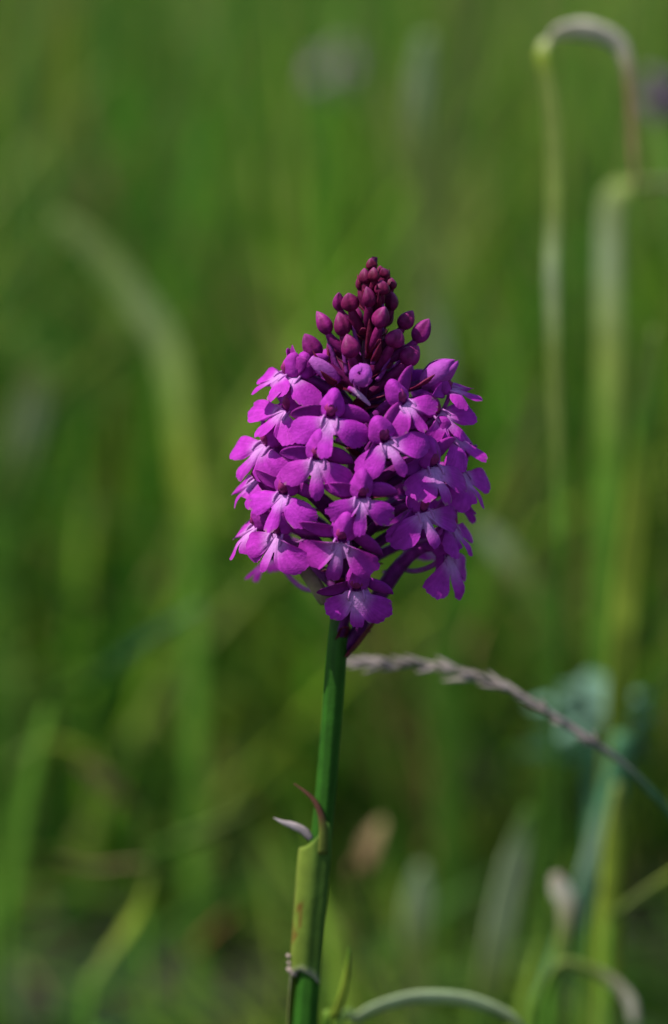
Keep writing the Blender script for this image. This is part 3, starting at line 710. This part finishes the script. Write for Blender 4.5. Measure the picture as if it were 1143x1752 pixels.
leaf_rosette('leafy_herb', (1012, 1300), 0.24, [(rngh.uniform(0, 360), rngh.uniform(-10, 60), rngh.uniform(0.012, 0.020), rngh.uniform(0.004, 0.006)) for _ in range(16)],
             'dark leaved herb crouching under the pale minty rosette', 'herb', (0.018, 0.060, 0.026), 0.003)
# more single blades standing out of the blur
blade('slanting_grass_blade', [(230, 565), (170, 620), (105, 680), (45, 745), (-20, 830)], [10, 34, 40, 40, 36], [OLIVE, YEL, OLIVE, OLIVE, GREEN], 'olive blade slanting down and away behind the flopped pale leaf', 'grass blade', 0.46, face=SX)
blade('upright_grass_blade', [(122, -60), (114, 60), (106, 200), (100, 330), (98, 480)], [30, 40, 44, 44, 40], [OLIVE, YEL, YEL, OLIVE, GREEN], 'tall yellow olive blade rising from behind the top of the flopped leaf', 'grass blade', 0.60, face=SX)
blade('upright_grass_blade', [(205, -60), (215, 60), (228, 200), (236, 330), (240, 480)], [30, 42, 46, 46, 40], [GREEN, GREEN, (0.10, 0.30, 0.02), GREEN, GREEN], 'tall vivid green blade beyond the bend of the flopped pale leaf', 'grass blade', 0.60, face=SX)
blade('slanting_grass_blade', [(800, 880), (845, 925), (890, 980), (925, 1040), (945, 1110)], [10, 36, 40, 38, 34], [OLIVE, PALE, OLIVE, GREEN, GREEN], 'pale blade slanting away from the shaded side of the orchid cone', 'grass blade', 0.32, face=SX)
blade('arching_blade', [(190, 1345), (150, 1305), (100, 1285), (50, 1295), (5, 1340), (-20, 1420)], [10, 40, 46, 46, 42, 36], [TAN, YEL, YEL, OLIVE, GREEN, GREEN], 'yellow green blade arched over low above the kinked yellowing blade', 'grass blade', 0.26, face=Vector((0.2, -0.5, 0.8)))
blade('slanting_grass_blade', [(470, 1340), (420, 1390), (360, 1425), (300, 1450), (250, 1500)], [10, 32, 36, 34, 30], [YEL, OLIVE, OLIVE, GREEN, GREEN], 'olive blade sagging sideways below the curled tip of the stem leaf', 'grass blade', 0.24, face=Vector((0.2, -0.5, 0.8)))

# two pale blossoms far back in the meadow
def far_blossom(c, Y, rad, col, label):
    P = at(c[0], c[1], Y); root = empty('meadow_flower', Vector((P.x, P.y, -0.01))); tag(root, label, 'flower')
    mb = MB(); f = Vector((P.x + 0.02, P.y, -0.02))
    mb.sweep(catmull([P, (P + f) / 2 + Vector((0.01, 0, 0)), f], 5), 0.0012, 0.0012, GREEN, n=6); mb.build('stem', M_STEM, root)
    rng = random.Random(int(c[0]) + 3)
    for k in range(26):
        d = Vector((rng.gauss(0, 1), rng.gauss(0, 1), rng.gauss(0.3, 1))).normalized()
        mb = MB(); L_ = rad * rng.uniform(0.7, 1.1)
        mb.sweep([P + d * L_ * t for t in (0, 0.35, 0.7, 1)], lambda t: rad * 0.28 * math.sin(math.pi * (0.1 + 0.85 * t)), rad * 0.06, jit(col, rng, 0.15), n=6)
        mb.build('petal', M_PETAL, root, origin=P)
far_blossom((575, 122), 0.75, 0.011, (0.45, 0.33, 0.42), 'blurred mauve grey blossom far behind above the orchid tip')
far_blossom((1135, 165), 0.35, 0.008, (0.20, 0.15, 0.20), 'dusky purple blossom beyond the cream arched blade')

# ------------------------------------------------------------------ meadow grass (nobody could count it)
def build_meadow():
    rng = random.Random(77)
    V, F, Cc = [], [], []
    cols = [((0.078, 0.21, 0.018), 6), ((0.12, 0.26, 0.024), 6), ((0.19, 0.28, 0.035), 4), ((0.05, 0.19, 0.03), 2.4), ((0.22, 0.26, 0.08), 2), ((0.26, 0.20, 0.09), 1.2), ((0.045, 0.13, 0.015), 3)]
    bag = [c for c, w in cols for _ in range(int(w * 5))]
    def one(x, y, h, w, lean, la, c, bend):
        z0 = ground_z(x, y) - 0.006; n = 5; o = len(V)
        fa = rng.uniform(0, math.pi); sx, sy = math.cos(fa) * w, math.sin(fa) * w
        ca, sa = math.cos(la), math.sin(la)
        for i in range(n + 1):
            t = i / n; q = lean * h * (t * 0.4 + bend * t * t)
            zz = z0 + (h + 0.006) * (t - 0.35 * bend * lean * t * t)
            k = 1 - t ** 2.2 * 0.95
            V.append((x + ca * q - sx * k, y + sa * q - sy * k, zz)); V.append((x + ca * q + sx * k, y + sa * q + sy * k, zz))
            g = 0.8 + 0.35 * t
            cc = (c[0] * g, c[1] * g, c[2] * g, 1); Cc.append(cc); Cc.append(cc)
        for i in range(n):
            F.append((o + 2 * i, o + 2 * i + 1, o + 2 * i + 3, o + 2 * i + 2))
    def limit(x, y):
        """grass may not grow taller than this, so that the flower stands free as it does"""
        k = at(571, 1800, y).z
        return k
    bare = []
    for (bx, by, br) in ((30, 1700, 0.05), (290, 1690, 0.045), (170, 1740, 0.04), (690, 1660, 0.04), (1000, 1330, 0.04), (430, 1460, 0.03), (60, 1560, 0.03), (640, 1560, 0.03), (860, 1720, 0.04), (450, 1700, 0.03)):
        p = at(bx, by, 0.5); d = p - CAM; q = CAM + d * (CAM.z / -d.z); bare.append((q.x, q.y, br))
    def is_bare(x, y): return any(math.hypot(x - a, y - b) < r_ * (1 + 0.5 * noise.noise(Vector((x * 40, y * 40, 0)))) for a, b, r_ in bare)
    def pick(x, y):
        c = rng.choice(bag)
        v = noise.noise(Vector((x * 7 + 3, y * 2.2, 1.7)))
        if v > 0.18: c = mixc(c, (0.20, 0.27, 0.04), 0.55)
        elif v < -0.2: c = mixc(c, (0.035, 0.095, 0.018), 0.6)
        return jit(c, rng, 0.25)
    # broad low leaves in loose patches
    for _ in range(10000):
        y = rng.uniform(0.06, 1.1); x = rng.uniform(-0.26, 0.26) * (1 + y)
        v = noise.noise(Vector((x * 16 + 5, y * 11, 2.2)))
        if v < -0.12 or is_bare(x, y): continue
        h = rng.uniform(0.02, 0.06) * (1 + max(0, v)); h = min(h, 0.8 * max(0.015, limit(x, y))) if y < 0.2 else h
        c = mixc(pick(x, y), rng.choice([(0.12, 0.22, 0.02), (0.16, 0.23, 0.03), (0.07, 0.19, 0.03)] if noise.noise(Vector((x * 22, y * 15, 6.6))) > 0.12 else [(0.03, 0.09, 0.010), (0.03, 0.09, 0.025), (0.02, 0.06, 0.008)]), 0.8)
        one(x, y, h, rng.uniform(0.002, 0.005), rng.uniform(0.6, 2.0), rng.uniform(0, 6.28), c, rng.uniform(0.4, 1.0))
    # low turf all round
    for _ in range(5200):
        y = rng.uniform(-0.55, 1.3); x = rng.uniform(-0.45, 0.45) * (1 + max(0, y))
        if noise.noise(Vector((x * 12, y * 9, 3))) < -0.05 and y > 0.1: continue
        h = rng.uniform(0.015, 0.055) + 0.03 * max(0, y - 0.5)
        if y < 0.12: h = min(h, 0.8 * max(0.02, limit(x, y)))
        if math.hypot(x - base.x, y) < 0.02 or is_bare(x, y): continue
        one(x, y, h, rng.uniform(0.0009, 0.0022), rng.uniform(0.2, 1.3), rng.uniform(0, 6.28), mixc(pick(x, y), (0.035, 0.095, 0.012), 0.7), rng.uniform(0.2, 1.0))  # shade of the taller grass is put into the turf's darker green
    # middle grass behind the flower
    for _ in range(2600):
        y = 0.52 + 1.0 * rng.random() ** 0.8; x = rng.uniform(-0.34, 0.34) * (1 + y)
        if noise.noise(Vector((x * 6, y * 5, 9))) < -0.22: continue
        h = rng.uniform(0.08, 0.17) + 0.15 * max(0, y - 0.45) * rng.random()
        one(x, y, h, rng.uniform(0.0012, 0.0030), rng.uniform(0.05, 0.6), rng.uniform(0, 6.28), pick(x, y), rng.uniform(0.1, 0.9))
    # broader blades standing close behind, kept low or far enough aside to leave the flower free
    for _ in range(24):
        y = rng.uniform(0.10, 0.34); x = rng.uniform(-0.16, 0.16) * (1 + y)
        h = max(0.02, at(571, rng.uniform(1180, 1760), y).z); h = min(h, 0.17)
        one(x, y, h, rng.uniform(0.0012, 0.0028), rng.uniform(0.1, 1.2), rng.uniform(0, 6.28), pick(x, y), rng.uniform(0.2, 1.0))
    for _ in range(110):
        y = rng.uniform(0.45, 0.9); x = rng.uniform(-0.13, 0.13) * (1 + y)
        one(x, y, rng.uniform(0.16, 0.36), rng.uniform(0.002, 0.0042), rng.uniform(0.05, 0.5), rng.uniform(0, 6.28), pick(x, y), rng.uniform(0.1, 0.9))
    for _ in range(1700):
        y = 0.42 + 1.5 * rng.random() ** 1.3; x = rng.uniform(-0.16, 0.16) * (1 + y) * 1.3
        c = rng.choice([(0.20, 0.31, 0.025), (0.16, 0.31, 0.018), (0.27, 0.34, 0.08), (0.10, 0.28, 0.02), (0.03, 0.10, 0.010), (0.035, 0.12, 0.015), (0.22, 0.19, 0.06)])
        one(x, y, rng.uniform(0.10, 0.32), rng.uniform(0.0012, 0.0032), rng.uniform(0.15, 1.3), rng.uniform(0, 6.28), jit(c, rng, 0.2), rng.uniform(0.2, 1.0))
    # tall grass further back
    for _ in range(5200):
        y = 0.65 + 4.5 * rng.random() ** 1.5; x = rng.uniform(-0.32, 0.32) * (1 + y)
        if noise.noise(Vector((x * 4.5, y * 2.5, 5))) < -0.25: continue
        h = rng.uniform(0.16, 0.34)
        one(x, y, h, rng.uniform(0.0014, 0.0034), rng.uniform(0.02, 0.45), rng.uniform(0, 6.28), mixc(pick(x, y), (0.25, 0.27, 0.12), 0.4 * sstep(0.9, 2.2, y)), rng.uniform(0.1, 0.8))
    # the meadow going on
    for _ in range(16000):
        y = 1.5 + 10 * rng.random() ** 1.3; x = rng.uniform(-0.5, 0.5) * (1.5 + y)
        h = rng.uniform(0.14, 0.36)
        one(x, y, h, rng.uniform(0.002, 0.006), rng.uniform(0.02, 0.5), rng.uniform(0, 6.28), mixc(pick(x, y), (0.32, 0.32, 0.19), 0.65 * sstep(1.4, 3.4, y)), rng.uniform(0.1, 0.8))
    # and to both sides
    for _ in range(26000):
        y = rng.uniform(-0.9, 3.6); x = rng.uniform(-2.2, 2.2)
        if abs(x) < 0.30 * (1 + max(0, y)): continue
        if abs(x) < 0.8 and y < -0.2: continue
        h = rng.uniform(0.03, 0.12) if y < 0.3 and abs(x) < 0.7 else rng.uniform(0.08, 0.32)
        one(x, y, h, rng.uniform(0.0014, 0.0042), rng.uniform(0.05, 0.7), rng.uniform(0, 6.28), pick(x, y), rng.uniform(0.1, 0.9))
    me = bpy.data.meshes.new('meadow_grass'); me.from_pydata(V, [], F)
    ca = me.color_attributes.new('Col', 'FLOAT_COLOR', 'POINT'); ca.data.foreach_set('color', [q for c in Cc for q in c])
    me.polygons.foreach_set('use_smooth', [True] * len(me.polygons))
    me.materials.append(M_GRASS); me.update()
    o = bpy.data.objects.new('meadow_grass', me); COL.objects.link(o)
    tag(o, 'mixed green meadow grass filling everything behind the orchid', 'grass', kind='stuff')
build_meadow()

def build_litter():
    rng = random.Random(31); mb = MB()
    for _ in range(420):
        y = rng.uniform(-0.3, 1.6); x = rng.uniform(-0.35, 0.35) * (1 + max(0, y)); a = rng.uniform(0, 6.28); L_ = rng.uniform(0.02, 0.08)
        z = ground_z(x, y) + rng.uniform(0.001, 0.016)
        d = Vector((math.cos(a), math.sin(a), rng.uniform(-0.1, 0.3))); p = Vector((x, y, z))
        c = jit(rng.choice([(0.15, 0.10, 0.045), (0.10, 0.055, 0.022), (0.19, 0.14, 0.07), (0.06, 0.035, 0.018)]), rng, 0.3)
        mb.sweep([p, p + d * L_ * 0.5 + Vector((0, 0, 0.004)), p + d * L_], rng.uniform(0.0008, 0.0028), 0.0003, c, side=d.cross(Vector((0, 0, 1))).normalized(), n=4)
    o = mb.build('dry_litter', M_DRY); tag(o, 'brown straw and dead leaf litter between the grass', 'litter', kind='stuff')
build_litter()
